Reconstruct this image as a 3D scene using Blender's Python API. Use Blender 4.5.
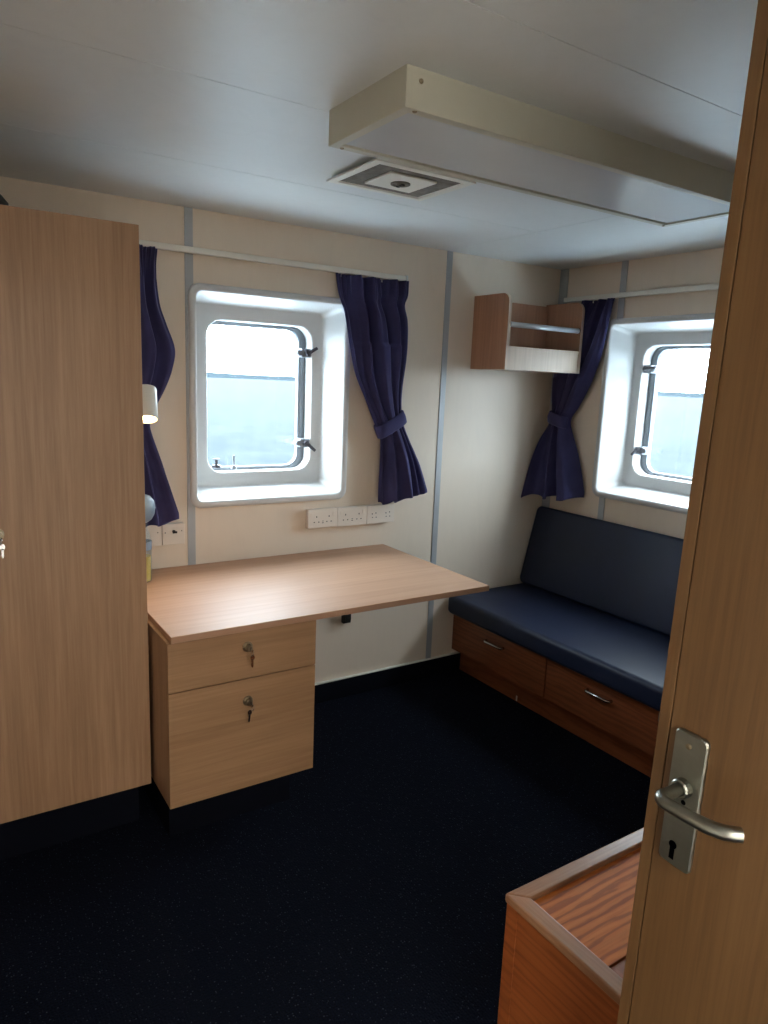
import bpy, bmesh, math, random
from mathutils import Vector, Matrix
random.seed(7)
for o in list(bpy.data.objects):
    bpy.data.objects.remove(o, do_unlink=True)
scn = bpy.context.scene
COL = scn.collection
PI = math.pi

# ------------------------------------------------------------------ camera
CAM = Vector((-2.874, -2.765, 1.516))
YAW, PITCH, ROLL, FPX = math.radians(33.394), math.radians(-10.623), math.radians(2.33), 708.35
fw = Vector((math.sin(YAW) * math.cos(PITCH), math.cos(YAW) * math.cos(PITCH), math.sin(PITCH)))
rt = Vector((math.cos(YAW), -math.sin(YAW), 0.0))
up = rt.cross(fw)
rt2 = rt * math.cos(ROLL) + up * math.sin(ROLL)
up2 = -rt * math.sin(ROLL) + up * math.cos(ROLL)
cd = bpy.data.cameras.new('camera')
cd.sensor_fit = 'VERTICAL'
cd.sensor_height = 24.0
cd.sensor_width = 18.0
cd.lens = FPX * 24.0 / 1024.0
cd.clip_start = 0.02
cd.clip_end = 20000
cam = bpy.data.objects.new('camera', cd)
M = Matrix((rt2, up2, -fw)).transposed().to_4x4()
M.translation = CAM
cam.matrix_world = M
COL.objects.link(cam)
scn.camera = cam

# ------------------------------------------------------------------ world, exposure, daylight
scn.view_settings.view_transform = 'Standard'
scn.view_settings.look = 'None'
scn.view_settings.gamma = 1.0
scn.view_settings.use_curve_mapping = False
scn.view_settings.exposure = 0.36
SKY = 21.0
world = bpy.data.worlds.new('overcast_sky')
scn.world = world
world.use_nodes = True
wn = world.node_tree
wn.nodes.clear()
wo = wn.nodes.new('ShaderNodeOutputWorld')
wb = wn.nodes.new('ShaderNodeBackground')
wt = wn.nodes.new('ShaderNodeTexCoord')
ws = wn.nodes.new('ShaderNodeSeparateXYZ')
wr = wn.nodes.new('ShaderNodeValToRGB')
wn.links.new(wt.outputs['Generated'], ws.inputs[0])
wn.links.new(ws.outputs['Z'], wr.inputs[0])
wr.color_ramp.elements[0].position = 0.0
wr.color_ramp.elements[0].color = (0.76, 0.88, 1.0, 1)
wr.color_ramp.elements[1].position = 0.6
wr.color_ramp.elements[1].color = (0.82, 0.91, 1.0, 1)
wn.links.new(wr.outputs[0], wb.inputs['Color'])
wb.inputs['Strength'].default_value = SKY
wn.links.new(wb.outputs[0], wo.inputs[0])
CORRIDOR_W = 30.0
READING_W = 5.0


def portal(name, loc, rot, sx, sz):
    l = bpy.data.lights.new(name, 'AREA')
    l.shape = 'RECTANGLE'
    l.size = sx
    l.size_y = sz
    l.cycles.is_portal = True
    o = bpy.data.objects.new(name, l)
    o.location = loc
    o.rotation_euler = rot
    COL.objects.link(o)


portal('daylight_portal', (-1.6275, 0.30, 1.41), (-PI / 2, 0, 0), 0.56, 0.70)
portal('daylight_portal', (0.30, -0.705, 1.41), (0, PI / 2, 0), 0.70, 0.56)
cl = bpy.data.lights.new('corridor_light', 'AREA')
cl.shape = 'RECTANGLE'
cl.size = 1.2
cl.size_y = 0.25
cl.energy = CORRIDOR_W
cl.color = (1.0, 0.95, 0.89)
clo = bpy.data.objects.new('corridor_light', cl)
clo.location = (-2.5, -3.75, 2.06)
COL.objects.link(clo)


# ------------------------------------------------------------------ materials
def lin(c):
    c = c / 255.0
    return c / 12.92 if c <= 0.04045 else ((c + 0.055) / 1.055) ** 2.4


def rgb(r, g, b):
    return (lin(r), lin(g), lin(b), 1.0)


def new_mat(name):
    m = bpy.data.materials.new(name)
    m.use_nodes = True
    nt = m.node_tree
    return m, nt, nt.nodes['Principled BSDF']


def N(nt, kind, **kw):
    n = nt.nodes.new(kind)
    for k, v in kw.items():
        setattr(n, k, v)
    return n


def coords(nt, scale, space='Object'):
    tc = N(nt, 'ShaderNodeTexCoord')
    mp = N(nt, 'ShaderNodeMapping')
    mp.inputs['Scale'].default_value = scale
    nt.links.new(tc.outputs[space], mp.inputs['Vector'])
    return mp.outputs[0]


def noise(nt, vec, scale, detail=3, rough=0.5, dist=0.0):
    n = N(nt, 'ShaderNodeTexNoise')
    n.inputs['Scale'].default_value = scale
    n.inputs['Detail'].default_value = detail
    n.inputs['Roughness'].default_value = rough
    n.inputs['Distortion'].default_value = dist
    nt.links.new(vec, n.inputs['Vector'])
    return n.outputs['Fac']


def ramp(nt, fac, stops):
    r = N(nt, 'ShaderNodeValToRGB')
    while len(r.color_ramp.elements) < len(stops):
        r.color_ramp.elements.new(0.5)
    for e, (p, c) in zip(r.color_ramp.elements, stops):
        e.position = p
        e.color = c
    nt.links.new(fac, r.inputs[0])
    return r.outputs[0]


def mix(nt, a, b, fac, mode='MIX'):
    m = N(nt, 'ShaderNodeMix', data_type='RGBA', blend_type=mode)
    if isinstance(fac, float):
        m.inputs[0].default_value = fac
    else:
        nt.links.new(fac, m.inputs[0])
    for s, i in ((a, 6), (b, 7)):
        if isinstance(s, tuple):
            m.inputs[i].default_value = s
        else:
            nt.links.new(s, m.inputs[i])
    return m.outputs[2]


def bump(nt, b, h, strength=0.2, dist=0.002):
    n = N(nt, 'ShaderNodeBump')
    n.inputs['Strength'].default_value = strength
    n.inputs['Distance'].default_value = dist
    nt.links.new(h, n.inputs['Height'])
    nt.links.new(n.outputs[0], b.inputs['Normal'])


def plain(name, c, rough=0.5, metal=0.0, spec=0.5, var=0.04, scale=6.0, bmp=0.0, coat=0.0):
    m, nt, b = new_mat(name)
    v = coords(nt, (1, 1, 1))
    f = noise(nt, v, scale, 4, 0.6)
    lo = tuple(x * (1 - var) for x in c[:3]) + (1,)
    hi = tuple(min(1, x * (1 + var)) for x in c[:3]) + (1,)
    nt.links.new(ramp(nt, f, [(0.3, lo), (0.7, hi)]), b.inputs['Base Color'])
    b.inputs['Roughness'].default_value = rough
    b.inputs['Metallic'].default_value = metal
    b.inputs['Specular IOR Level'].default_value = spec
    b.inputs['Coat Weight'].default_value = coat
    if bmp:
        bump(nt, b, noise(nt, v, 220, 2), bmp)
    return m


def wood(name, dark, mid, light, axis='z', rough=0.45, fine=90.0, cathedral=0.0, contrast=1.0, wscale=22.0):
    """Laminate or veneer: fine streaks drawn out along one axis, broad tonal bands, optional arched grain."""
    m, nt, b = new_mat(name)
    along, across = 0.035, 1.0
    sc = {'x': (along, across, across), 'y': (across, along, across), 'z': (across, across, along)}[axis]
    v = coords(nt, sc)
    f1 = noise(nt, v, fine, 5, 0.65, 0.3)
    f2 = noise(nt, v, 11.0, 3, 0.5, 0.6)
    c = ramp(nt, f1, [(0.5 - 0.22 / contrast, dark), (0.5, mid), (0.5 + 0.2 / contrast, light)])
    c2 = ramp(nt, f2, [(0.3, tuple(x * 0.88 for x in mid[:3]) + (1,)), (0.7, light)])
    out = mix(nt, c, c2, 0.45)
    if cathedral:
        sc2 = {'x': (0.12, 1, 1), 'y': (1, 0.12, 1), 'z': (1, 1, 0.12)}[axis]
        v2 = coords(nt, sc2)
        w = N(nt, 'ShaderNodeTexWave', wave_type='RINGS', rings_direction='SPHERICAL')
        w.inputs['Scale'].default_value = wscale
        w.inputs['Distortion'].default_value = 7.0
        w.inputs['Detail'].default_value = 3.0
        w.inputs['Detail Scale'].default_value = 2.0
        nt.links.new(v2, w.inputs['Vector'])
        cc = ramp(nt, w.outputs['Fac'], [(0.08, dark), (0.4, mid), (1.0, light)])
        out = mix(nt, out, cc, cathedral)
    nt.links.new(out, b.inputs['Base Color'])
    b.inputs['Roughness'].default_value = rough
    bump(nt, b, f1, 0.08, 0.001)
    return m


def wallmat(name, c, rough=0.45):
    m, nt, b = new_mat(name)
    v = coords(nt, (1, 1, 1))
    f = noise(nt, v, 2.2, 4, 0.6)
    v2 = coords(nt, (6, 6, 1.2))
    f2 = noise(nt, v2, 1.6, 6, 0.7, 1.5)
    c1 = ramp(nt, f, [(0.3, tuple(x * 0.97 for x in c[:3]) + (1,)), (0.7, c)])
    c2 = ramp(nt, f2, [(0.35, tuple(x * 0.95 for x in c[:3]) + (1,)), (0.55, c)])
    nt.links.new(mix(nt, c1, c2, 0.5), b.inputs['Base Color'])
    b.inputs['Roughness'].default_value = rough
    bump(nt, b, noise(nt, v, 60, 2), 0.03, 0.001)
    return m


MAT = {}
MAT['wall'] = wallmat('cream_wall_panel', rgb(232, 218, 200), 0.4)
MAT['ceiling'] = wallmat('white_ceiling_panel', rgb(221, 225, 225), 0.35)
MAT['aluminium'] = plain('aluminium_strip', rgb(176, 180, 184), 0.45, 0.25)
MAT['beech_z'] = wood('beech_laminate_upright', rgb(132, 100, 74), rgb(160, 124, 94), rgb(180, 144, 112), 'z', 0.45)
MAT['beech_x'] = wood('beech_laminate_level', rgb(134, 101, 72), rgb(162, 124, 90), rgb(182, 144, 108), 'x', 0.45, 70)
MAT['beech_top'] = wood('beech_worktop', rgb(160, 120, 92), rgb(182, 142, 114), rgb(196, 156, 128), 'x', 0.5, 50, 0.0, 0.7)
MAT['shelf_z'] = wood('beech_shelf_upright', rgb(150, 108, 84), rgb(178, 132, 106), rgb(192, 148, 120), 'z', 0.4)
MAT['shelf_x'] = wood('pale_beech_edge', rgb(188, 164, 142), rgb(206, 182, 160), rgb(216, 194, 172), 'z', 0.4)
MAT['mahogany'] = wood('red_brown_drawer_veneer', rgb(98, 52, 30), rgb(134, 76, 46), rgb(154, 92, 58), 'y', 0.35, 60, 0.35)
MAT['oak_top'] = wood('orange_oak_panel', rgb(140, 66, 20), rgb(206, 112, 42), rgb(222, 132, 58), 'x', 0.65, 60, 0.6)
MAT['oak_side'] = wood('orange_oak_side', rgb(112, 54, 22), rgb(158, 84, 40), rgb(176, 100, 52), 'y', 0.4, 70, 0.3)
MAT['oak_edge_x'] = wood('worn_oak_edging', rgb(126, 84, 58), rgb(168, 120, 88), rgb(190, 146, 112), 'x', 0.35, 80)
MAT['oak_edge_y'] = wood('worn_oak_edging_side', rgb(126, 84, 58), rgb(168, 120, 88), rgb(190, 146, 112), 'y', 0.35, 80)
MAT['door'] = wood('oak_door_veneer', rgb(82, 55, 31), rgb(104, 74, 43), rgb(116, 85, 52), 'z', 0.42, 120)
MAT['white_plastic'] = plain('white_moulded_plastic', rgb(212, 213, 212), 0.3, 0, 0.5, 0.02)
MAT['white_paint'] = plain('white_paint', rgb(232, 230, 220), 0.45, 0, 0.5, 0.02)
MAT['lamp_body'] = plain('cream_enamel', rgb(198, 197, 182), 0.45, 0, 0.5, 0.03)
MAT['diffuser'] = plain('opal_diffuser', rgb(214, 220, 224), 0.25, 0, 0.5, 0.02)
MAT['socket'] = plain('socket_plastic', rgb(228, 218, 206), 0.35, 0, 0.5, 0.02)
MAT['black'] = plain('black_plastic', rgb(22, 22, 24), 0.45)
MAT['steel'] = plain('brushed_steel', rgb(150, 150, 140), 0.32, 1.0, 0.5, 0.08, 40)
MAT['pale_metal'] = plain('satin_aluminium_tube', rgb(205, 210, 214), 0.35, 0.3)
MAT['zinc'] = plain('dull_zinc', rgb(150, 154, 160), 0.5, 0.5)
MAT['dark_metal'] = plain('dark_metal', rgb(78, 76, 82), 0.4, 0.6)
MAT['chrome'] = plain('chrome', rgb(190, 190, 190), 0.2, 1.0)
MAT['hole'] = plain('dark_hole', rgb(3, 3, 4), 1.0, 0, 0.0)
MAT['nickel'] = plain('worn_nickel', rgb(158, 146, 124), 0.3, 1.0, 0.5, 0.1)
MAT['gasket'] = plain('grey_steel_window_ring', rgb(120, 126, 132), 0.45, 0.3)
MAT['dust'] = plain('dusty_filter_grey', rgb(120, 116, 108), 0.9, 0, 0.2, 0.25, 30)
MAT['skirting'] = plain('navy_skirting', rgb(9, 12, 22), 0.9, 0, 0.1)


def carpet():
    m, nt, b = new_mat('navy_flecked_carpet')
    v = coords(nt, (1, 1, 1))
    vor = N(nt, 'ShaderNodeTexVoronoi', feature='F1')
    vor.inputs['Scale'].default_value = 130.0
    vor.inputs['Randomness'].default_value = 0.55
    nt.links.new(v, vor.inputs['Vector'])
    dots = ramp(nt, vor.outputs['Distance'], [(0.16, (1, 1, 1, 1)), (0.3, (0, 0, 0, 1))])
    sel = ramp(nt, noise(nt, v, 95, 1), [(0.52, (0, 0, 0, 1)), (0.62, (1, 1, 1, 1))])
    fl = mix(nt, (0, 0, 0, 1), dots, sel)
    base = ramp(nt, noise(nt, v, 240, 2), [(0.35, rgb(4, 7, 16)), (0.65, rgb(9, 15, 30))])
    nt.links.new(mix(nt, base, rgb(66, 72, 82), fl), b.inputs['Base Color'])
    b.inputs['Roughness'].default_value = 1.0
    b.inputs['Specular IOR Level'].default_value = 0.1
    bump(nt, b, vor.outputs['Distance'], 0.5, 0.004)
    return m


def fabric(name, c1, c2):
    m, nt, b = new_mat(name)
    v = coords(nt, (1, 1, 1))
    f = noise(nt, v, 9, 3)
    nt.links.new(ramp(nt, f, [(0.3, c1), (0.7, c2)]), b.inputs['Base Color'])
    b.inputs['Roughness'].default_value = 0.8
    b.inputs['Sheen Weight'].default_value = 0.6
    b.inputs['Sheen Roughness'].default_value = 0.4
    b.inputs['Sheen Tint'].default_value = (0.5, 0.5, 0.9, 1)
    b.inputs['Specular IOR Level'].default_value = 0.3
    w = noise(nt, coords(nt, (900, 900, 900)), 1.0, 1)
    bump(nt, b, w, 0.1, 0.0005)
    return m


MAT['carpet'] = carpet()
MAT['curtain'] = fabric('navy_curtain_cloth', rgb(50, 49, 88), rgb(62, 60, 104))
MAT['vinyl'] = plain('navy_vinyl', rgb(26, 36, 62), 0.48, 0, 0.4, 0.08, 8, 0.06)


def emit(name, c, s):
    m, nt, b = new_mat(name)
    b.inputs['Base Color'].default_value = c
    b.inputs['Emission Color'].default_value = c
    b.inputs['Emission Strength'].default_value = s
    return m


MAT['bulb'] = emit('warm_led', (1.0, 0.72, 0.35, 1), 14.0)
MAT['tube'] = emit('corridor_tube', (1.0, 0.93, 0.84, 1), 3.0)


def glass():
    m, nt, b = new_mat('salt_hazed_glass')
    nt.nodes.remove(b)
    out = nt.nodes['Material Output']
    tr = N(nt, 'ShaderNodeBsdfTransparent')
    tr.inputs[0].default_value = (0.95, 0.98, 0.98, 1)
    gl = N(nt, 'ShaderNodeBsdfGlossy')
    gl.inputs['Roughness'].default_value = 0.03
    df = N(nt, 'ShaderNodeBsdfTranslucent')
    df.inputs[0].default_value = (0.85, 0.95, 1, 1)
    f = noise(nt, coords(nt, (3, 3, 1)), 9, 6, 0.7, 1.0)
    fr = ramp(nt, f, [(0.42, (0.002, 0.002, 0.002, 1)), (0.75, (0.008, 0.008, 0.008, 1))])
    m1 = N(nt, 'ShaderNodeMixShader')
    nt.links.new(fr, m1.inputs[0])
    nt.links.new(tr.outputs[0], m1.inputs[1])
    nt.links.new(df.outputs[0], m1.inputs[2])
    m2 = N(nt, 'ShaderNodeMixShader')
    m2.inputs[0].default_value = 0.05
    nt.links.new(m1.outputs[0], m2.inputs[1])
    nt.links.new(gl.outputs[0], m2.inputs[2])
    nt.links.new(m2.outputs[0], out.inputs[0])
    return m


MAT['glass'] = glass()


def clear(name, tint, mixf=0.15):
    m, nt, b = new_mat(name)
    out = nt.nodes['Material Output']
    b.inputs['Base Color'].default_value = tint
    b.inputs['Roughness'].default_value = 0.12
    tr = N(nt, 'ShaderNodeBsdfTransparent')
    tr.inputs[0].default_value = tint
    mx = N(nt, 'ShaderNodeMixShader')
    mx.inputs[0].default_value = mixf
    nt.links.new(tr.outputs[0], mx.inputs[1])
    nt.links.new(b.outputs[0], mx.inputs[2])
    nt.links.new(mx.outputs[0], out.inputs[0])
    return m


MAT['bottle'] = clear('clear_bottle_plastic', (0.86, 0.92, 0.95, 1), 0.12)
MAT['yellow_liquid'] = clear('yellow_liquid', (0.62, 0.43, 0.05, 1), 0.95)
MAT['label_grey'] = plain('grey_blue_label', rgb(120, 140, 160), 0.4)


def sea_mat():
    m, nt, b = new_mat('sea_water')
    v = coords(nt, (1, 1, 1))
    f = noise(nt, v, 0.05, 8, 0.65)
    f2 = noise(nt, coords(nt, (1, 0.6, 1)), 0.22, 9, 0.75)
    c1 = ramp(nt, f, [(0.35, (0.007, 0.013, 0.018, 1)), (0.65, (0.019, 0.026, 0.029, 1))])
    c2 = ramp(nt, f2, [(0.4, (0.006, 0.012, 0.018, 1)), (0.6, (0.021, 0.028, 0.031, 1))])
    nt.links.new(mix(nt, c1, c2, 0.6), b.inputs['Base Color'])
    b.inputs['Roughness'].default_value = 0.9
    b.inputs['Specular IOR Level'].default_value = 0.05
    bump(nt, b, f2, 0.5, 0.3)
    return m


MAT['sea'] = sea_mat()
MAT['bounce_deck'] = plain('pale_bounce_paint', (0.50, 0.57, 0.62, 1), 0.8, 0, 0.2, 0.06)  # pale reflector colour for the added slab that lights the ceiling
MAT['coast'] = plain('hazy_distant_land', (0.017, 0.024, 0.029, 1), 1.0, 0, 0.0)
MAT['buoy'] = plain('dark_buoy', rgb(60, 70, 80), 0.8)


# ------------------------------------------------------------------ builders
def world_loc(o):
    v = Vector((0, 0, 0))
    while o is not None:
        v += Vector(o.location)
        o = o.parent
    return v


def link(name, bm, mats, parent=None, bevel=0.0, seg=2, smooth=False, origin=None, kind=None, sub=0, label=None):
    """bm is in world coordinates (or in the parent's frame when the parent is local-built); one mesh object."""
    me = bpy.data.meshes.new(name)
    off = Vector(origin) if origin is not None else Vector((0, 0, 0))
    if parent is not None and parent.get('_w') is not None:
        off = Vector(parent['_w'])
    bmesh.ops.recalc_face_normals(bm, faces=bm.faces)
    if off.length:
        bmesh.ops.translate(bm, vec=-off, verts=bm.verts)
    bm.to_mesh(me)
    bm.free()
    if not isinstance(mats, (list, tuple)):
        mats = [mats]
    for m in mats:
        me.materials.append(MAT[m] if isinstance(m, str) else m)
    o = bpy.data.objects.new(name, me)
    COL.objects.link(o)
    if parent is not None:
        o.parent = parent
        if parent.get('_w') is not None:
            o['_w'] = parent['_w']
    elif origin is not None:
        o.location = origin
        o['_w'] = tuple(origin)
    if smooth:
        for p in me.polygons:
            p.use_smooth = True
    if bevel:
        md = o.modifiers.new('bevel', 'BEVEL')
        md.width = bevel
        md.segments = seg
        md.limit_method = 'ANGLE'
        md.angle_limit = math.radians(40)
        md.harden_normals = False
    if sub:
        md = o.modifiers.new('sub', 'SUBSURF')
        md.levels = sub
        md.render_levels = sub
    if kind:
        o['kind'] = kind
    if label:
        o['label'] = label
    return o


def thing(name, label, cat, loc, group=None, kind=None):
    o = bpy.data.objects.new(name, None)
    o.empty_display_size = 0.05
    o.location = loc
    o['_w'] = tuple(loc)
    if label:
        o['label'] = label
    if cat:
        o['category'] = cat
    if group:
        o['group'] = group
    if kind:
        o['kind'] = kind
    COL.objects.link(o)
    return o


def tag(o, label, cat, group=None):
    o['label'] = label
    o['category'] = cat
    if group:
        o['group'] = group
    return o


def box(bm, x0, x1, y0, y1, z0, z1, mi=0):
    vs = [bm.verts.new((x, y, z)) for x in (x0, x1) for y in (y0, y1) for z in (z0, z1)]
    for f in ((0, 1, 3, 2), (4, 6, 7, 5), (0, 4, 5, 1), (2, 3, 7, 6), (0, 2, 6, 4), (1, 5, 7, 3)):
        fc = bm.faces.new([vs[i] for i in f])
        fc.material_index = mi
    return bm


def B(*a):
    return box(bmesh.new(), *a)


def rrect(hw, hh, r, n=8):
    pts = []
    for cx, cz, a0 in ((hw - r, hh - r, 0), (-hw + r, hh - r, 90), (-hw + r, -hh + r, 180), (hw - r, -hh + r, 270)):
        for i in range(n + 1):
            a = math.radians(a0 + 90 * i / n)
            pts.append((cx + r * math.cos(a), cz + r * math.sin(a)))
    return pts


def loft(bm, loops, closed_loop=True, cap0=False, cap1=False, mi=0, wrap=False):
    rows = [[bm.verts.new(p) for p in l] for l in loops]
    n = len(rows[0])
    rng = range(n) if closed_loop else range(n - 1)
    pairs = list(zip(rows, rows[1:]))
    if wrap:
        pairs.append((rows[-1], rows[0]))
    for a, b in pairs:
        for i in rng:
            f = bm.faces.new((a[i], a[(i + 1) % n], b[(i + 1) % n], b[i]))
            f.material_index = mi
    if cap0:
        bm.faces.new(rows[0]).material_index = mi
    if cap1:
        bm.faces.new(rows[-1][::-1]).material_index = mi
    return rows


def tube(bm, pts, rad, n=12, flat=1.0, mi=0, caps=True):
    pts = [Vector(p) for p in pts]
    if not isinstance(rad, (list, tuple)):
        rad = [rad] * len(pts)
    loops = []
    prev = None
    for i, p in enumerate(pts):
        d = (pts[min(i + 1, len(pts) - 1)] - pts[max(i - 1, 0)]).normalized()
        if prev is None:
            a = Vector((0, 0, 1)) if abs(d.z) < 0.9 else Vector((1, 0, 0))
            u = d.cross(a).normalized()
        else:
            u = (prev - d * prev.dot(d)).normalized()
        prev = u
        w = d.cross(u)
        loops.append([p + (u * math.cos(2 * PI * k / n) + w * math.sin(2 * PI * k / n) * flat) * rad[i] for k in range(n)])
    loft(bm, loops, True, caps, caps, mi)
    return bm


def lathe(bm, axis_p, axis_d, prof, n=24, mi=0):
    """prof: list of (distance along axis, radius)."""
    d = Vector(axis_d).normalized()
    a = Vector((0, 0, 1)) if abs(d.z) < 0.9 else Vector((1, 0, 0))
    u = d.cross(a).normalized()
    w = d.cross(u)
    P = Vector(axis_p)
    loops = [[P + d * t + (u * math.cos(2 * PI * k / n) + w * math.sin(2 * PI * k / n)) * max(r, 1e-5) for k in range(n)] for t, r in prof]
    loft(bm, loops, True, True, True, mi)
    return bm


def prism(bm, pts2, f, d0, d1, mi=0):
    """extrude a 2-D outline; f(a, b, d) -> 3-D point."""
    loft(bm, [[f(a, b, d0) for a, b in pts2], [f(a, b, d1) for a, b in pts2]], True, True, True, mi)
    return bm


# ------------------------------------------------------------------ dimensions
H = 2.115
XL, YF = -3.25, -3.08          # left wall, entrance wall
T = 0.25
WINW, WINH = 0.678, 0.832        # structural hole half sizes are half of these
W1X, W2Y, WZ = -1.629, -0.705, 1.411

# ------------------------------------------------------------------ structure
link('floor', B(XL, 0, YF, 0, -0.08, 0), 'carpet', kind='structure')


def holed_wall(name, horizontal_axis, a0, a1, hole_c, d0, d1, mat='wall'):
    bm = bmesh.new()
    h0, h1 = hole_c - WINW / 2, hole_c + WINW / 2
    z0, z1 = WZ - WINH / 2, WZ + WINH / 2
    for (p, q, r, s) in ((a0, h0, -0.08, H + .1), (h1, a1, -0.08, H + .1), (h0, h1, -0.08, z0), (h0, h1, z1, H + .1)):
        if horizontal_axis == 'x':
            box(bm, p, q, d0, d1, r, s)
        else:
            box(bm, d0, d1, p, q, r, s)
    bmesh.ops.remove_doubles(bm, verts=bm.verts, dist=1e-5)
    return link(name, bm, mat, kind='structure')


holed_wall('wall_back', 'x', XL - .1, T, W1X, 0.0, T)
holed_wall('wall_right', 'y', YF - .1, 0.0, W2Y, 0.0, T)
link('wall_left', B(XL - .1, XL, YF - .1, 0, -0.08, H + .1), 'wall', kind='structure')
bm = bmesh.new()
DX0, DX1 = -2.90, -2.055
box(bm, XL, DX0, YF - .08, YF, -0.08, H)
box(bm, DX1, 0, YF - .08, YF, -0.08, H)
box(bm, DX0, DX1, YF - .08, YF, 2.03, H)
link('wall_front', bm, 'wall', kind='structure')
# corridor beyond the doorway behind the viewer
bm = bmesh.new()
box(bm, -4.0, -1.0, -4.35, -4.25, -0.08, H)
link('wall_corridor', bm, 'wall', kind='structure')
link('floor_corridor', B(-4.0, -1.0, -4.25, YF, -0.08, -0.001), 'carpet', kind='structure')
link('ceiling_corridor', B(-4.0, -1.0, -4.35, YF - .08, H, H + .05), 'ceiling', kind='structure')

# ceiling: panels with narrow joints under a dark backing
bm = bmesh.new()
g = 0.0013
XS = -0.763
rows = [0.0, -0.585, -1.195, -1.762, -2.36, YF]
for i in range(5):
    y1, y0 = rows[i], rows[i + 1]
    box(bm, XL, XS - g, y0 + g, y1 - g, H, H + .012)
for y1, y0 in ((0.0, -1.195), (-1.195, -2.36), (-2.36, YF)):
    box(bm, XS + g, 0, y0 + g, y1 - g, H, H + .012)
box(bm, XL, 0, YF, 0, H + .012, H + .05)
link('ceiling', bm, 'ceiling', kind='structure')

# aluminium joint strips on the walls
n = 0
for x in (-1.981, -0.741):
    n += 1
    link('trim_%d' % n, B(x - .016, x + .016, -.004, 0, .1, H), 'aluminium', kind='structure', bevel=.001)
for y, w, za, zb in ((-.028, .028, .1, H), (-.41, .018, .1, WZ - .425), (-.41, .018, WZ + .425, H)):
    n += 1
    link('trim_%d' % n, B(-.004, 0, y - w, y + w, za, zb), 'aluminium', kind='structure', bevel=.001)
# dark skirting with its light top bead
link('baseboard_back', B(-1.80, -.532, -.012, 0, 0, .096), 'skirting', kind='structure', bevel=.002)
link('trim_6', B(-1.80, -.532, -.015, 0, .096, .101), 'white_paint', kind='structure')
link('baseboard_left', B(XL, XL + .012, YF, -.62, 0, .096), 'skirting', kind='structure')
link('baseboard_front', B(DX1 + .08, 0, YF, YF + .012, 0, .096), 'skirting', kind='structure')
link('baseboard_right', B(-.012, 0, YF, -1.45, 0, .096), 'skirting', kind='structure')


# windows: moulded white surround, steel ring, pane, dogs
def window(name, loc, rz, side):
    o = bpy.data.objects.new(name, None)
    o.location = loc
    o.rotation_euler = (0, 0, rz)
    o['kind'] = 'structure'
    COL.objects.link(o)

    def L(hw, hh, r, y, n=8, cx=0.0, cz=0.0):
        return [(a + cx, y, b + cz) for a, b in rrect(hw, hh, r, n)]
    ox = .0125 * side
    bm = bmesh.new()
    loft(bm, [L(.3575, .437, .045, 0.0), L(.3575, .437, .045, -.014), L(.354, .4335, .043, -.019), L(.346, .4255, .038, -.021),
              L(.336, .416, .032, -.021), L(.331, .411, .028, -.018), L(.328, .408, .026, -.010), L(.304, .380, .026, .142),
              L(.300, .376, .024, .148), L(.294, .370, .022, .150), L(.2475, .324, .070, .150, 8, ox), L(.2435, .320, .068, .153, 8, ox),
              L(.2415, .318, .066, .158, 8, ox), L(.2415, .318, .066, .250, 8, ox)])
    link('window_surround', bm, 'white_plastic', o, smooth=True).modifiers.new('es', 'EDGE_SPLIT').split_angle = math.radians(50)
    bm = bmesh.new()
    rows_ = [L(.262, .340, .08, .246), L(.262, .340, .08, .216), L(.232, .312, .060, .212), L(.221, .304, .054, .218), L(.221, .304, .054, .246)]
    loft(bm, rows_, True, wrap=True)
    link('window_frame', bm, 'gasket', o)
    bm = bmesh.new()
    prism(bm, rrect(.228, .310, .052), lambda a, b, d: (a, d, b), .226, .232)
    link('window_pane', bm, 'glass', o)
    # shallow tray pressed into the sill
    bm = bmesh.new()
    prism(bm, rrect(.225, .028, .027), lambda a, b, d: (a, .066 + b, d + .184 * b), -.399, -.3930)
    link('sill_tray', bm, 'white_plastic', o, bevel=.001)
    for k, dz in enumerate((.205, -.198)):
        bm = bmesh.new()
        x = side * .229
        box(bm, x - .022, x + .024, .155, .205, dz - .019, dz + .019)
        lathe(bm, (x - .03 * side, .19, dz), (0, -1, 0), [(0, .014), (.03, .014), (.036, .010)], 14)
        dog = link('window_latch', bm, 'zinc', o, bevel=.003)
        bm = bmesh.new()
        lathe(bm, (x + .004 * side, .157, dz), (0, -1, 0), [(0, .014), (.012, .014), (.018, .010)], 14)
        if side > 0:
            e = (x + .042, .130, dz + (.024 if k == 0 else -.034))
        else:
            e = (x + .075, .120, dz + .008) if k == 0 else (x - .012, .120, dz - .022)
        tube(bm, [(x + .004 * side, .142, dz), e], [.009, .0065], 8)
        link('latch_handle', bm, 'dark_metal', dog)
    if side > 0:
        bm = bmesh.new()
        lathe(bm, (-.178, .19, -.300), (0, 0, 1), [(0, .020), (.010, .018), (.012, .007), (.030, .006), (.033, .014), (.037, .014)], 14)
        link('vent_screw', bm, 'dark_metal', o)
        bm = bmesh.new()
        lathe(bm, (-.100, .185, -.310), (0, 0, 1), [(0, .014), (.014, .010), (.018, .0045), (.060, .0045)], 12)
        link('hinge_pin', bm, 'zinc', o)
    return o


window('window_1', (W1X, 0, WZ), 0, 1)
window('window_2', (0, W2Y, WZ), -PI / 2, -1)

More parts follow.
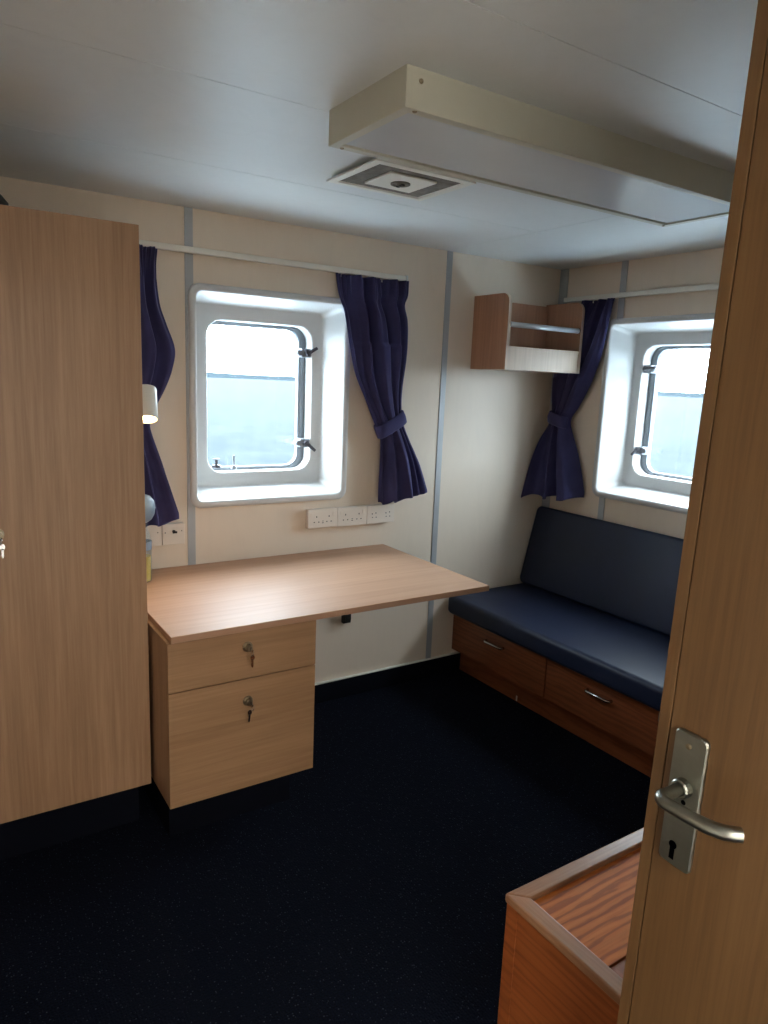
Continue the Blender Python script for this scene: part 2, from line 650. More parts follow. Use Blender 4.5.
# ------------------------------------------------------------------ outside
bm = bmesh.new()
R_SEA = 1500.0
ring = [(R_SEA * math.cos(2 * PI * k / 96), R_SEA * math.sin(2 * PI * k / 96)) for k in range(96)]
prism(bm, ring, lambda a, b, d: (a, b, d), -9.3, -9.0)
o = link('sea', bm, 'sea')
o['kind'] = 'structure'
bm = bmesh.new()
pts = []
for i in range(121):
    a = math.radians(-25 + 125 * i / 120)
    h = 9.5 + 1.2 * math.sin(i * .23) + .6 * math.sin(i * .61 + 1) + random.uniform(-.2, .2)
    pts.append((a, h))
loft(bm, [[(1420 * math.sin(a), 1420 * math.cos(a), -9) for a, h in pts],
          [(1440 * math.sin(a), 1440 * math.cos(a), -9 + h) for a, h in pts],
          [(1470 * math.sin(a), 1470 * math.cos(a), -9 + h * .9) for a, h in pts],
          [(1490 * math.sin(a), 1490 * math.cos(a), -9) for a, h in pts]], False)
o = link('coast', bm, 'coast', smooth=True)
o['kind'] = 'structure'
# unseen pale deck added outside below the windows to bounce daylight onto the ceiling
bm = bmesh.new()
box(bm, -7.0, 2.9, T, 2.9, -.25, -.15)
box(bm, T, 2.9, -7.0, T, -.25, -.15)
o = link('daylight_bounce_deck', bm, 'bounce_deck')
o['kind'] = 'structure'
bm = bmesh.new()
bx, by = 188.0, 560.0
lathe(bm, (bx, by, -9.2), (0, 0, 1), [(0, 1.1), (1.0, 1.2), (1.3, .5), (3.2, .25), (3.25, .8), (4.2, .05)], 12)
tag(link('buoy', bm, 'buoy', origin=None), 'tiny dark channel buoy floating on the sea beyond the left window', 'buoy')


# ------------------------------------------------------------------ key sets
def lock_with_key(parent, x, y, z, swing=0.0):
    """cylinder lock on a front facing -Y with a key in it and a spare hanging on the ring"""
    bm = bmesh.new()
    lathe(bm, (x, y, z), (0, -1, 0), [(0, .0165), (.004, .0165), (.006, .014), (.006, .011), (.016, .0105), (.018, .008)], 24)
    lk = link('lock', bm, 'nickel', parent, smooth=False)
    bm = bmesh.new()
    prism(bm, [(.009 * math.cos(t), .011 * math.sin(t)) for t in [2 * PI * k / 14 for k in range(14)]],
          lambda a, b, d: (x + .003 + d, y - .024 + b * .9, z - .004 + a), -.001, .001)
    tube(bm, [(x + .003, y - .012, z - .002), (x + .003, y - .024, z - .004)], .0025, 6)
    lk_key = link('key', bm, 'chrome', lk)
    bm = bmesh.new()
    # split ring
    ring = [(x + .006 + .002 * math.sin(t), y - .028 + .008 * math.cos(t), z - .014 + .010 * math.sin(t)) for t in [2 * PI * k / 16 for k in range(17)]]
    tube(bm, ring, .0009, 5)
    link('key_ring', bm, 'chrome', lk)
    bm = bmesh.new()
    # spare key hanging
    sx = swing
    prism(bm, [(.007 * math.cos(t), .009 * math.sin(t)) for t in [2 * PI * k / 14 for k in range(14)]],
          lambda a, b, d: (x + .008 + sx * .1 + a, y - .022 + d, z - .031 + b), -.001, .001)
    prism(bm, [(-.003, 0), (.003, 0), (.003, -.022), (.001, -.028), (-.002, -.026), (-.0035, -.018), (-.0022, -.012), (-.0035, -.007)],
          lambda a, b, d: (x + .008 + sx * .1 + a - b * sx, y - .022 + d, z - .036 + b), -.001, .001)
    link('key', bm, 'chrome', lk)


# ------------------------------------------------------------------ wardrobe
WX, WY, WZ0, WZ1 = -2.315, -.594, .179, 1.918
wd = thing('wardrobe', 'tall beech-effect wardrobe with flat doors at the left edge, next to the desk', 'wardrobe', (-2.78, -.29, 0))
WL = XL + .02
bm = bmesh.new()
box(bm, WL, WX, WY + .02, -.002, WZ0, WZ1)
link('carcass', bm, 'beech_z', wd, bevel=.0015)
link('plinth', B(WL + .02, WX - .02, WY + .09, -.02, 0, WZ0), 'skirting', wd)
xm = -2.772
dr = link('door', B(xm + .0015, WX, WY, WY + .0195, WZ0, WZ1), 'beech_z', wd, bevel=.0012)
lock_with_key(dr, -2.715, WY, 1.052, .0)
link('door', B(WL, xm - .0015, WY, WY + .0195, WZ0, WZ1), 'beech_z', wd, bevel=.0012)
# soft dark bag lying on the wardrobe, only its corner is in view
bm = bmesh.new()
loops = []
for t, s in ((0, .75), (.02, .96), (.05, 1.0), (.075, .9), (.088, .6)):
    loops.append([(-2.785 + s * .16 * math.cos(a) * (1 + .08 * math.sin(3 * a)), -.42 + s * .15 * math.sin(a), WZ1 + t * .75) for a in [2 * PI * k / 28 for k in range(28)]])
loft(bm, loops, True, True, True)
o = link('bag', bm, 'black', None, smooth=True, origin=(-2.785, -.42, WZ1))
tag(o, 'dark folded item lying on top of the wardrobe at the far left', 'bag')

# ------------------------------------------------------------------ desk
DXR, DY, DZ = -1.051, -.769, .74
dk = thing('desk', 'beech-effect desk top fixed to the wall under the left window', 'desk', (-1.68, -.39, .7185))
bm = bmesh.new()
box(bm, -2.294, DXR, DY, -.003, .7185, DZ)
link('tabletop', bm, 'beech_top', dk, bevel=.0015)
link('support_batten', B(-1.80, -1.10, -.03, -.003, .67, .7184), 'beech_x', dk, bevel=.001)

pd = thing('drawer_pedestal', 'beech-effect pedestal with two locked drawers under the desk', 'drawer unit', (-2.06, -.4, 0))
PX0, PX1, PY = -2.3035, -1.808, -.7645
link('carcass', B(PX0, PX1, PY + .019, -.05, .178, .718), 'beech_z', pd, bevel=.001)
link('plinth', B(PX0 + .03, PX1 - .03, PY + .12, -.10, 0, .178), 'skirting', pd)
d1 = link('drawer', B(PX0, PX1, PY, PY + .0185, .5605, .7170), 'beech_x', pd, bevel=.001, label='shallow upper drawer')
lock_with_key(d1, -2.052, PY, .667, .0)
d2 = link('drawer', B(PX0, PX1, PY, PY + .0185, .178, .5575), 'beech_x', pd, bevel=.001, label='deep lower drawer')
lock_with_key(d2, -2.050, PY, .483, -.1)

# ------------------------------------------------------------------ sockets along the back wall
def socket_plate(name, x0, x1, z0, z1, label, cat, holes, ydepth=.030, group=None):
    t = thing(name, label, cat, ((x0 + x1) / 2, 0, z0), group)
    link('back_box', B(x0 + .001, x1 - .001, -ydepth + .008, -.0005, z0 + .001, z1 - .001), 'socket', t, bevel=.002)
    link('faceplate', B(x0, x1, -ydepth, -ydepth + .0078, z0, z1), 'socket', t, bevel=.002)
    for (hx, hz, w, h) in holes:
        link('pin_hole', B(hx - w / 2, hx + w / 2, -ydepth - .0006, -ydepth + .001, hz - h / 2, hz + h / 2), 'black', t)
    return t


def twin(x0, x1, z0, z1):
    h = []
    for c in (x0 + .042, x1 - .042):
        zc = (z0 + z1) / 2 - .004
        h += [(c, zc + .012, .004, .007), (c - .011, zc - .012, .006, .004), (c + .011, zc - .012, .006, .004)]
    m = (x0 + x1) / 2
    h += [(m, z0 + .022, .008, .003), (m, z0 + .030, .008, .002)]
    return h


s1 = socket_plate('double_socket', -1.469, -1.3225, .853, .938, 'white double wall socket nearest the left end of the row under the window', 'socket', twin(-1.469, -1.3225, .853, .938), group='double sockets under the window')
s2 = socket_plate('double_socket', -1.321, -1.166, .851, .937, 'white double wall socket in the middle of the row above the desk', 'socket', twin(-1.321, -1.166, .853, .938), group='double sockets under the window')
for s, x0, x1 in ((s1, -1.469, -1.3225), (s2, -1.321, -1.166)):
    for c in (x0 + .018, x1 - .018):
        link('switch', B(c - .006, c + .006, -.0325, -.0295, .905, .922), 'socket', s, bevel=.001)
xa, xb = -1.164, -1.012
hs = []
for c in (xa + .038, xb - .038):
    hs += [(c - .010, .897, .005, .005), (c + .010, .900, .005, .005), (c - .008, .880, .005, .004), (c + .012, .880, .005, .004)]
socket_plate('network_outlet', xa, xb, .850, .936, 'white outlet plate at the right end of the row, under the tied curtain', 'socket', hs)
socket_plate('wall_outlet', -2.200, -2.1085, .838, .922, 'white outlet plate half hidden by the wardrobe and the bottle', 'socket',
             [(-2.124, .892, .004, .004)])
t = socket_plate('key_switch', -2.1065, -2.018, .838, .922, 'white plate with a small black switch beside the far left curtain', 'switch',
                 [(-2.095, .888, .004, .004), (-2.030, .892, .004, .004)])
bm = bmesh.new()
lathe(bm, (-2.062, -.030, .892), (0, -1, 0), [(0, .006), (.010, .006), (.012, .004)], 12)
box(bm, -2.069, -2.052, -.044, -.040, .886, .894)
link('switch_knob', bm, 'black', t)

# small black bracket on the wall beneath the desk
bm = bmesh.new()
box(bm, -1.268, -1.228, -.022, 0, .378, .47)
box(bm, -1.262, -1.234, -.034, -.022, .392, .46)
t = thing('wall_bracket', 'small black bracket fixed to the wall under the desk top', 'bracket', (-1.248, 0, .378))
link('bracket_body', bm, 'black', t, bevel=.002)
bm = bmesh.new()
lathe(bm, (-1.242, -.034, .405), (0, -1, 0), [(0, .005), (.002, .004)], 10)
link('screw', bm, 'chrome', t)

# ------------------------------------------------------------------ bottle on the desk
BX, BY = -2.222, -.16
t = thing('bottle', 'clear plastic bottle with yellow liquid on the desk beside the wardrobe', 'bottle', (BX, BY, DZ))
bm = bmesh.new()
lathe(bm, (BX, BY, DZ + .0015), (0, 0, 1), [(0, .030), (.004, .036), (.12, .037), (.15, .038), (.175, .033), (.195, .026), (.21, .024), (.225, .026)], 28)
link('bottle_body', bm, 'bottle', t, smooth=True)
bm = bmesh.new()
lathe(bm, (BX, BY, DZ + .004), (0, 0, 1), [(0, .028), (.003, .0335), (.095, .0345), (.096, .001)], 28)
link('liquid', bm, 'yellow_liquid', t)
bm = bmesh.new()
lathe(bm, (BX, BY, DZ + .225), (0, 0, 1), [(0, .024), (.012, .040), (.03, .050), (.055, .054), (.08, .050), (.098, .036), (.106, .014), (.107, .0)], 28)
link('cap', bm, 'label_grey', t, smooth=True, label='pale grey blue rounded cap')
bm = bmesh.new()
lathe(bm, (BX, BY, DZ + .125), (0, 0, 1), [(0, .0382), (.03, .0392), (.0301, .036), (.0, .036)], 28)
link('label_band', bm, 'label_grey', t)

# ------------------------------------------------------------------ reading lamp on the wardrobe side
LX, LY = -2.226, -.30
t = thing('reading_lamp', 'small white lit reading lamp on the side of the wardrobe', 'lamp', (WX, LY, 1.40))
bm = bmesh.new()
lathe(bm, (WX - .002, LY, 1.40), (1, 0, 0), [(0, .028), (.012, .028), (.014, .020), (.016, .008), (.055, .008)], 20)
link('mount', bm, 'white_paint', t)
bm = bmesh.new()
ax = Vector((-.12, -.5, -1)).normalized()
p0 = Vector((LX + .004, LY + .02, 1.455))
lathe(bm, p0, ax, [(0, .026), (.003, .032), (.008, .034), (.115, .035), (.117, .034), (.117, .032), (.10, .030), (.02, .025)], 28)
link('lamp_shade', bm, 'white_paint', t, smooth=True).modifiers.new('es', 'EDGE_SPLIT').split_angle = math.radians(40)
bm = bmesh.new()
pb = p0 + ax * .104
lathe(bm, pb, ax, [(0, .029), (.003, .029), (.006, .024)], 20)
link('bulb', bm, 'bulb', t)
sl = bpy.data.lights.new('reading_lamp_light', 'SPOT')
sl.energy = READING_W
sl.color = (1.0, .74, .42)
sl.spot_size = math.radians(130)
sl.spot_blend = .6
sl.shadow_soft_size = .02
so = bpy.data.objects.new('reading_lamp_light', sl)
so.location = pb + ax * .012 - Vector((WX, LY, 1.40))
so.rotation_euler = ax.to_track_quat('-Z', 'Y').to_euler()
so.parent = t
COL.objects.link(so)

# ------------------------------------------------------------------ curtain rails and curtains
t = thing('curtain_rail', 'white curtain rail over the left window', 'curtain rail', (-1.6, 0, 1.962), 'curtain rails over the windows')
link('rail', B(-2.30, -1.008, -.036, -.014, 1.950, 1.972), 'white_paint', t, bevel=.002)
for x in (-2.0, -1.02):
    link('rail_bracket', B(x - .012, x + .012, -.014, 0, 1.952, 1.970), 'white_paint', t)
bm = bmesh.new()
box(bm, -1.0075, -.996, -.038, -.012, 1.947, 1.975)
link('end_cap', bm, 'white_plastic', t, bevel=.002)
t = thing('curtain_rail', 'white curtain rail over the right window', 'curtain rail', (0, -.7, 1.957), 'curtain rails over the windows')
link('rail', B(-.036, -.014, -1.30, -.068, 1.943, 1.966), 'white_paint', t, bevel=.002)
for y in (-.10, -1.2):
    link('rail_bracket', B(-.014, 0, y - .012, y + .012, 1.946, 1.964), 'white_paint', t)


def curve_at(tab, z):
    """piecewise smooth interpolation in a table sorted by falling z"""
    if z >= tab[0][0]:
        return tab[0][1]
    if z <= tab[-1][0]:
        return tab[-1][1]
    for i, ((za, va), (zb, vb)) in enumerate(zip(tab, tab[1:])):
        if zb <= z <= za:
            s = (za - z) / (za - zb)
            m0 = (vb - tab[i - 1][1]) / (zb - tab[i - 1][0]) if i > 0 else (vb - va) / (zb - za)
            nx = tab[i + 2] if i + 2 < len(tab) else None
            m1 = (nx[1] - va) / (nx[0] - za) if nx else (vb - va) / (zb - za)
            d = zb - za
            return (2 * s**3 - 3 * s**2 + 1) * va + (s**3 - 2 * s**2 + s) * d * m0 + (-2 * s**3 + 3 * s**2) * vb + (s**3 - s**2) * d * m1


def curtain(name, frame, left, right, ztop, zbot, ztie, folds, seed, label, tieh=.05, lobes=0, skew=0.0, base=.046, band=.5, bulge=0.0, near=None):
    """frame(a, d, z): a along the wall, d out of the wall. left/right: tables (z, a)."""
    rnd = random.Random(seed)
    base_p = frame((left[0][1] + right[0][1]) / 2, 0, zbot)
    t = thing(name, label, 'curtain', base_p, 'navy curtains at the windows')
    nu, nz = 150, 110
    ph = [rnd.uniform(0, 2 * PI) for _ in range(6)]
    rows_ = []
    for j in range(nz + 1):
        s = j / nz
        z = ztop + (zbot - ztop) * s
        l, r = curve_at(left, z), curve_at(right, z)
        w = abs(r - l)
        gather = math.exp(-((z - ztie) / .075) ** 2)
        topz = max(0.0, 1 - (ztop - z) / .11)
        row = []
        for i in range(nu + 1):
            u = i / nu
            uu = u + .035 * math.sin(2 * PI * u * 2 + ph[0] + 2.0 * s) + .02 * math.sin(2 * PI * u * 5 + ph[1])
            a1 = .5 + .5 * math.cos(2 * PI * folds * (max(uu, 0.0) ** 1.25) + ph[2] + 1.6 * math.sin(2.5 * s + ph[3]))
            a1 = max(a1, 0.0) ** 1.3 * .75 + .25 * (.5 + .5 * math.sin(2 * PI * 1.3 * uu + 3 * s + ph[5]))
            a2 = math.sin(2 * PI * folds * 2.3 * uu + ph[4] + 1.5 * s)
            amp = min(.046, .009 + .12 * w) * (1 - .45 * gather)
            d = base + amp * (a1 - .5) * 1.7 + .004 * a2 * (1 - topz)
            d += .010 * topz ** .5 * math.sin(2 * PI * 15 * u + .6 * math.sin(9 * u)) * .8
            bul = math.sin(PI * u)
            d += (.012 + .05 * (1 - gather) * (w < .3) * .3) * bul * (1 - topz)
            d += gather * .022 * bul
            fl = max(0.0, (ztie - z) / max(1e-6, ztie - zbot)) if z < ztie else 0
            d += .02 * fl
            if lobes:
                d -= .045 * min(1, fl * 2.5) * math.exp(-((u - .55) / .06) ** 2)
            zz = z
            if j > nz * .8:
                k = (j - nz * .8) / (nz * .2)
                zz += k * (.010 * math.sin(2 * PI * folds * uu + ph[2]) + skew * (u - .5))
            if bulge:
                d += bulge * fl * (1 - u)
            d = max(d, .012)
            if near and z > near:
                d = min(d, .064)
            row.append(frame(l + (r - l) * u + .006 * a1 * (1 - gather), d, zz))
        rows_.append(row)
    bm = bmesh.new()
    loft(bm, rows_, False)
    o = link('cloth', bm, 'curtain', t, smooth=True)
    md = o.modifiers.new('thick', 'SOLIDIFY')
    md.thickness = .003
    md.offset = 0
    # tie band around the gathered waist
    bm = bmesh.new()
    l, r = curve_at(left, ztie), curve_at(right, ztie)
    loops = []
    sl = band
    for q, e in ((-1, .000), (-.9, .003), (0, .005), (.9, .003), (1, .000)):
        lp = []
        for k in range(40):
            a = 2 * PI * k / 40
            ca, sa = math.cos(a), math.sin(a)
            hw = abs(r - l) / 2 - .006 + e
            cx = (curve_at(left, ztie + q * tieh / 2) + curve_at(right, ztie + q * tieh / 2)) / 2
            x = cx + hw * math.copysign(abs(ca) ** .7, ca)
            d = (.060 + .034 * math.copysign(abs(sa) ** .8, sa)) + e
            lp.append(frame(x, max(d, .006), ztie + q * tieh / 2 + (x - cx) * sl))
        loops.append(lp)
    loft(bm, loops, True)
    o = link('tie_band', bm, 'curtain', t, smooth=True)
    md = o.modifiers.new('thick', 'SOLIDIFY')
    md.thickness = .003
    # hooks on the rail
    for k in range(5):
        bm = bmesh.new()
        a = left[0][1] + (right[0][1] - left[0][1]) * (k + .5) / 5
        tube(bm, [frame(a, .030, ztop - .012), frame(a, .030, ztop + .005)], .003, 6)
        link('hook', bm, 'white_plastic', t)
    return t


fx = lambda a, d, z: Vector((a, -d, z))
fy = lambda a, d, z: Vector((-d, a, z))
curtain('curtain', fx,
        [(1.945, -1.374), (1.86, -1.362), (1.792, -1.337), (1.657, -1.311), (1.532, -1.277), (1.413, -1.211), (1.27, -1.131), (1.198, -1.122), (1.02, -1.118), (.95, -1.114)],
        [(1.945, -1.028), (1.88, -1.030), (1.839, -1.044), (1.776, -1.024), (1.68, -1.014), (1.60, -1.014), (1.45, -1.024), (1.35, -1.012), (1.251, -.975), (1.132, -.919), (.98, -.872)],
        1.945, .968, 1.315, 3.7, 3, 'navy curtain tied back on the right of the left window', .055, 0, .05, .046, .55)
curtain('curtain', fx,
        [(1.95, -2.285), (1.6, -2.285), (1.3, -2.29), (.9, -2.29)],
        [(1.95, -2.106), (1.88, -2.114), (1.755, -2.108), (1.683, -2.088), (1.594, -2.062), (1.52, -2.075), (1.455, -2.099), (1.36, -2.14), (1.30, -2.155), (1.14, -2.113), (.95, -2.066)],
        1.950, .925, 1.345, 2.4, 11, 'navy curtain beside the wardrobe at the left of the left window', .05, 0, .04, .046, .3)
curtain('curtain', fy,
        [(1.94, -.195), (1.80, -.130), (1.579, -.072), (1.412, -.066), (1.36, -.062), (1.31, -.055), (1.222, -.030), (1.098, -.014), (.906, -.012)],
        [(1.94, -.413), (1.85, -.392), (1.697, -.355), (1.562, -.304), (1.42, -.228), (1.352, -.184), (1.308, -.187), (1.137, -.256), (.965, -.304)],
        1.940, .935, 1.345, 2.6, 5, 'navy curtain tied back beside the right window, behind the wall shelf', .06, 1, .02, .036, .25, .085, 1.56)

# ------------------------------------------------------------------ wall shelf
SX0, SX1, SYF, SZ0, SZ1 = -.577, -.072, -.250, 1.582, 1.928
t = thing('wall_shelf', 'small beech-effect open wall shelf with a metal rail in the corner', 'shelf', (-.33, 0, SZ0))


def side_panel(x0, x1, mat):
    r = .045
    pts = [(-.001, SZ0), (SYF, SZ0), (SYF, SZ1 - r)]
    pts += [(SYF + r - r * math.cos(math.radians(a)), SZ1 - r + r * math.sin(math.radians(a))) for a in range(10, 91, 10)]
    pts += [(-.001, SZ1)]
    bm = bmesh.new()
    prism(bm, pts, lambda a, b, d: (d, a, b), x0, x1)
    bm.normal_update()
    for f in bm.faces:
        if abs(f.normal.x) < .5:
            f.material_index = 1
    return link('side_panel', bm, [mat, 'shelf_x'], t, bevel=.0008)


side_panel(SX0, SX0 + .018, 'shelf_z')
side_panel(SX1 - .018, SX1, 'shelf_z')
link('back_panel', B(SX0 + .018, SX1 - .018, -.017, -.001, SZ0, SZ1 - .01), 'shelf_z', t)
link('bottom_panel', B(SX0 + .018, SX1 - .018, SYF + .018, -.017, SZ0, SZ0 + .018), 'shelf_x', t)
link('front_panel', B(SX0 + .018, SX1 - .018, SYF + .001, SYF + .0178, SZ0, SZ0 + .108), 'shelf_x', t, bevel=.0008)
bm = bmesh.new()
tube(bm, [(SX0 + .018, SYF + .014, 1.789), (SX1 - .018, SYF + .014, 1.789)], .0125, 18)
link('rail', bm, 'pale_metal', t, smooth=True)
for x in (SX0 + .019, SX1 - .022):
    bm = bmesh.new()
    tube(bm, [(x, SYF + .014, 1.789), (x + .004, SYF + .014, 1.789)], .0135, 16)
    link('rail_socket', bm, 'black', t)

# ------------------------------------------------------------------ sofa
SL = -1.40
t = thing('sofa', 'navy vinyl bench sofa with red-brown drawers in its base, along the right wall', 'sofa', (-.3, -.7, 0))
link('base_frame', B(-.575, -.002, SL, -.003, .118, .334), 'mahogany', t, bevel=.001)
link('plinth', B(-.530, -.03, SL + .01, -.003, 0, .118), 'mahogany', t)
link('plinth_joint', B(-.532, -.5295, -.452, -.444, .004, .03), 'white_paint', t)
for k, (ya, yb) in enumerate(((-.672, -.006), (-1.348, -.679))):
    d = link('drawer', B(-.592, -.5755, ya, yb, .128, .328), 'mahogany', t, bevel=.0015)
    yc = (-.335, -.978)[k]
    bm = bmesh.new()
    zc = .266
    tube(bm, [(-.592, yc + .062, zc), (-.607, yc + .060, zc), (-.613, yc + .050, zc), (-.613, yc - .050, zc), (-.607, yc - .060, zc), (-.592, yc - .062, zc)], .0068, 8)
    link('handle', bm, 'chrome', d, smooth=True)


def cushion(name, loops_fn, parent):
    bm = bmesh.new()
    loft(bm, loops_fn, True, True, True)
    return link(name, bm, 'vinyl', parent, smooth=True)


def rounded_slab(u0, u1, v0, v1, w0, w1, r, f, crown=.006, nn=6, seg=24):
    """slab across u,v with rounded rim; thickness along w; f(u,v,w)->point"""
    loops = []
    cu, cv = (u0 + u1) / 2, (v0 + v1) / 2
    hu, hv = (u1 - u0) / 2, (v1 - v0) / 2
    prof = []
    for i in range(nn + 1):
        a = PI / 2 * i / nn
        prof.append((r * (1 - math.sin(a)), w0 + r * (1 - math.cos(a))))
    for i in range(nn + 1):
        a = PI / 2 * i / nn
        prof.append((r * (1 - math.cos(a)), w1 - r * (1 - math.sin(a))))
    prof2 = [(hu * .999 * 0 + .10, w1 + crown * .5), (.2, w1 + crown * .9)]
    for inset, w in prof + prof2:
        loops.append([f(cu + a, cv + b, w) for a, b in rrect(max(hu - inset, .01), max(hv - inset, .01), max(.03 - inset * .3, .006), 6)])
    return loops


SXF = -.645
seat = rounded_slab(SXF, -.045, SL, -.004, .3355, .434, .024, lambda u, v, w: (u, v, w), .006)
cushion('seat_cushion', seat, t)
# back cushion leaning on the wall
BL = (.876 - .425)
tilt = math.atan2(.100, .425)


def backf(u, v, w):
    # u up the cushion, v along the wall, w out of its plane
    px = -.062 - (.100 - u * math.tan(tilt) * 1.0) - w * math.cos(tilt)
    return (px + .070, v, .430 + u * math.cos(tilt) * 1.0 + w * math.sin(tilt))


back = rounded_slab(0.0, BL - .016, SL, -.006, 0.0, .058, .016, backf, .005)
cushion('back_cushion', back, t)

# ------------------------------------------------------------------ ceiling light (off)
LX0, LX1, LY0, LY1, LZ = -2.040, -.800, -1.517, -1.205, 2.038
t = thing('ceiling_light', 'long cream box-shaped light fitting on the ceiling, switched off', 'ceiling light', (-1.44, -1.36, H))
bm = bmesh.new()
th = .022
loft(bm, [[(x, y, z) for x, y in ((LX0 + i, LY0 + i), (LX1 - i, LY0 + i), (LX1 - i, LY1 - i), (LX0 + i, LY1 - i))]
          for i, z in ((0, H), (0, LZ + .001), (.001, LZ), (th, LZ), (th, LZ + .012), (th, LZ + .03))])
link('housing', bm, 'lamp_body', t)
link('diffuser', B(LX0 + th + .003, LX1 - th - .003, LY0 + th + .001, LY1 - th - .005, LZ + .004, LZ + .012), 'diffuser', t, bevel=.001)
link('gear_tray', B(LX0 + .01, LX1 - .01, LY0 + .01, LY1 - .01, LZ + .020, H - .001), 'black', t)
for (x, y, z, d) in ((LX0 + .035, LY0, 2.092, (0, -1, 0)), (LX0 + .028, LY0 + .008, LZ, (0, 0, -1)), (LX0 + .03, LY1 - .010, LZ, (0, 0, -1)), (LX1 - .02, LY1 - .012, LZ, (0, 0, -1))):
    bm = bmesh.new()
    lathe(bm, (x, y, z), d, [(0, .0052), (.002, .0045), (.003, .002)], 10)
    link('screw', bm, 'nickel', t)

# ------------------------------------------------------------------ ceiling vent
VX0, VX1, VY0, VY1 = -1.790, -1.440, -1.014, -.730
VZ = H - .018
t = thing('ceiling_vent', 'square ceiling air vent with a dusty grey ring beside the light fitting', 'vent', (-1.62, -.87, H))


def sq(ix, iy, z):
    return [(VX0 + ix, VY0 + iy, z + 0), (VX1 - ix, VY0 + iy, z), (VX1 - ix, VY1 - iy, z), (VX0 + ix, VY1 - iy, z)]


bm = bmesh.new()
loft(bm, [sq(.035, .035, H), sq(.035, .035, VZ + .006), sq(0, 0, VZ + .005), sq(0, 0, VZ), sq(.024, .022, VZ - .001), sq(.028, .026, VZ + .006)])
link('vent_frame', bm, 'white_paint', t)
link('filter_ring', B(VX0 + .026, VX1 - .026, VY0 + .024, VY1 - .024, VZ + .004, VZ + .010), 'dust', t)
bm = bmesh.new()
cx_, cy_ = (VX0 + VX1) / 2, (VY0 + VY1) / 2
box(bm, cx_ - .083, cx_ + .083, cy_ - .073, cy_ + .073, VZ - .003, VZ + .004)
link('centre_plate', bm, 'white_paint', t, bevel=.002)
bm = bmesh.new()
lathe(bm, (cx_, cy_, VZ - .003), (0, 0, -1), [(0, .030), (.003, .030), (.004, .024), (.001, .020), (.001, .012), (.005, .010), (.006, .004)], 24)
link('adjuster_knob', bm, 'dust', t)
bm = bmesh.new()
box(bm, cx_ - .005, cx_ + .005, cy_ - .016, cy_ + .016, VZ - .011, VZ - .008)
link('adjuster_slot', bm, 'black', t)

# ------------------------------------------------------------------ oak chest beside the door
CX0, CX1, CY1, CY0, CZ = -1.941, -1.20, -1.854, -2.95, .5
t = thing('wooden_chest', 'low reddish oak chest with worn pale edging, beside the open door', 'chest', ((CX0 + CX1) / 2, (CY0 + CY1) / 2, 0))
e = .037
bm = bmesh.new()
box(bm, CX0 + .006, CX1 - .006, CY0 + .006, CY1 - .006, .0, CZ - .020)
link('carcass', bm, 'oak_side', t)
link('corner_post', B(CX0 + .003, CX0 + .0059, CY1 - .034, CY1 - .004, .0, CZ - .020), 'oak_side', t, bevel=.001)


def edging(x0, x1, y0, y1, m):
    return link('edging', B(x0, x1, y0, y1, CZ - .020, CZ), m, t, bevel=.005, seg=3)


# mitred edging, four lengths
def mitre(pts, m):
    bm = bmesh.new()
    prism(bm, pts, lambda a, b, d: (a, b, d), CZ - .020, CZ)
    return link('edging', bm, m, t, bevel=.004, seg=3)


mitre([(CX0, CY1), (CX1, CY1), (CX1 - e, CY1 - e), (CX0 + e, CY1 - e)], 'oak_edge_x')
mitre([(CX0, CY1), (CX0, CY0), (CX0 + e, CY0 + e), (CX0 + e, CY1 - e)], 'oak_edge_y')
mitre([(CX1, CY1), (CX1, CY0), (CX1 - e, CY0 + e), (CX1 - e, CY1 - e)], 'oak_edge_y')
mitre([(CX0, CY0), (CX1, CY0), (CX1 - e, CY0 + e), (CX0 + e, CY0 + e)], 'oak_edge_x')
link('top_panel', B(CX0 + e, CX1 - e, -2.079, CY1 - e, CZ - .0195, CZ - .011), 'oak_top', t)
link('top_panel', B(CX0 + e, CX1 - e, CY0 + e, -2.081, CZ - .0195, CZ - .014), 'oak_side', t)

# ------------------------------------------------------------------ cabin door, standing open
E0 = Vector((-2.0618, -2.2344, 1.0))
uu = Vector((-.0228, -.99957, -.01849)).normalized()
nn_ = Vector((-.99974, .0228, 0)).normalized()      # out of the face we see
ww = uu.cross(nn_).normalized()
if ww.z < 0:
    ww = -ww
Mloc = Matrix((uu, nn_, ww)).transposed().to_4x4()
Mloc.translation = E0
door = bpy.data.objects.new('door_1', None)
door.matrix_world = Mloc
door['kind'] = 'structure'
COL.objects.link(door)
DW, DB, DT_ = .80, -.975, 1.0
bm = B(.0122, DW, -.0052, 0, DB, DT_)
box(bm, -.0060, DW, -.040, -.0052, DB, DT_)
link('door_leaf', bm, 'door', door, bevel=.0008)
link('edge_lipping', B(-.0068, .0104, -.0050, 0, DB, DT_), 'door', door, bevel=.0008)
link('latch_bolt', B(-.0135, -.0062, -.018, -.008, .070, .084), 'steel', door, bevel=.001)
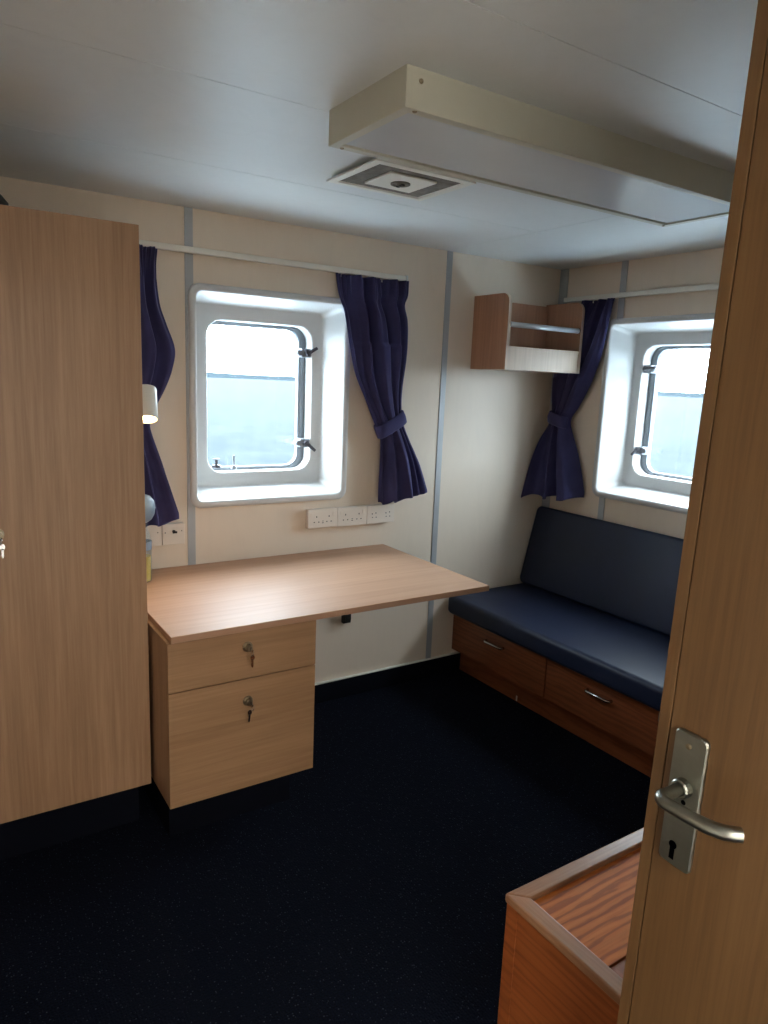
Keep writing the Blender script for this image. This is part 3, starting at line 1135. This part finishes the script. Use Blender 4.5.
# lever handle on its plate
bm = bmesh.new()
pw = [(a + .0477, b - .012) for a, b in rrect(.0237, .0957, .007, 5)]
loft(bm, [[(a, 0, b) for a, b in pw], [(a, .004, b) for a, b in pw],
          [(.0477 + (a - .0477) * .94, .0065, -.012 + (b + .012) * .985) for a, b in pw]], True, True, True)
pl = link('handle_plate', bm, 'steel', door)
bm = bmesh.new()
lathe(bm, (.047, .0055, .008), (0, 1, 0), [(0, .0135), (.010, .0130), (.012, .0115), (.012, .0095), (.004, .0095)], 26)
link('collar', bm, 'steel', pl)
bm = bmesh.new()
path = [(.047, .006, .008), (.047, .044, .0085)]
for a in range(0, 91, 15):
    r = .013
    path.append((.047 + r - r * math.cos(math.radians(a)), .046 + r * math.sin(math.radians(a)), .0088))
path += [(.078, .0595, .010), (.098, .0595, .011), (.116, .0585, .012), (.126, .056, .0125), (.134, .052, .013), (.142, .045, .0135), (.147, .039, .0135)]
rads = [.0082] * 2 + [.0086] * 7 + [.0088, .0088, .0090, .0090, .0092, .0092, .0088]
tube(bm, path, rads, 16)
link('lever', bm, 'steel', pl, smooth=True).modifiers.new('es', 'EDGE_SPLIT').split_angle = math.radians(60)
bm = bmesh.new()
kz = -.078
lathe(bm, (.044, .0063, kz), (0, 1, 0), [(0, .0058), (.0006, .0058)], 18)
box(bm, .0405, .0475, .0063, .0069, kz - .021, kz)
lathe(bm, (.050, .0063, -.012), (0, 1, 0), [(0, .0034), (.0006, .0034)], 12)
link('keyhole', bm, 'hole', pl)
bm = bmesh.new()
lathe(bm, (.046, .0063, .066), (0, 1, 0), [(0, .0042), (.001, .0040), (.0015, .002)], 14)
box(bm, .0425, .0495, .0076, .0081, .0655, .0665)
link('plate_screw', bm, 'nickel', pl)
# door frame lining in the entrance wall
bm = bmesh.new()
box(bm, DX0, DX0 + .03, YF - .09, YF + .01, 0, 2.03)
box(bm, DX1 - .002, DX1 + .03, YF - .09, YF - .005, 0, 2.03)
box(bm, DX0, DX1 + .03, YF - .09, YF - .005, 2.0, 2.03)
link('trim_7', bm, 'door', kind='structure')
for o in bpy.data.objects:
    if '_w' in o:
        del o['_w']
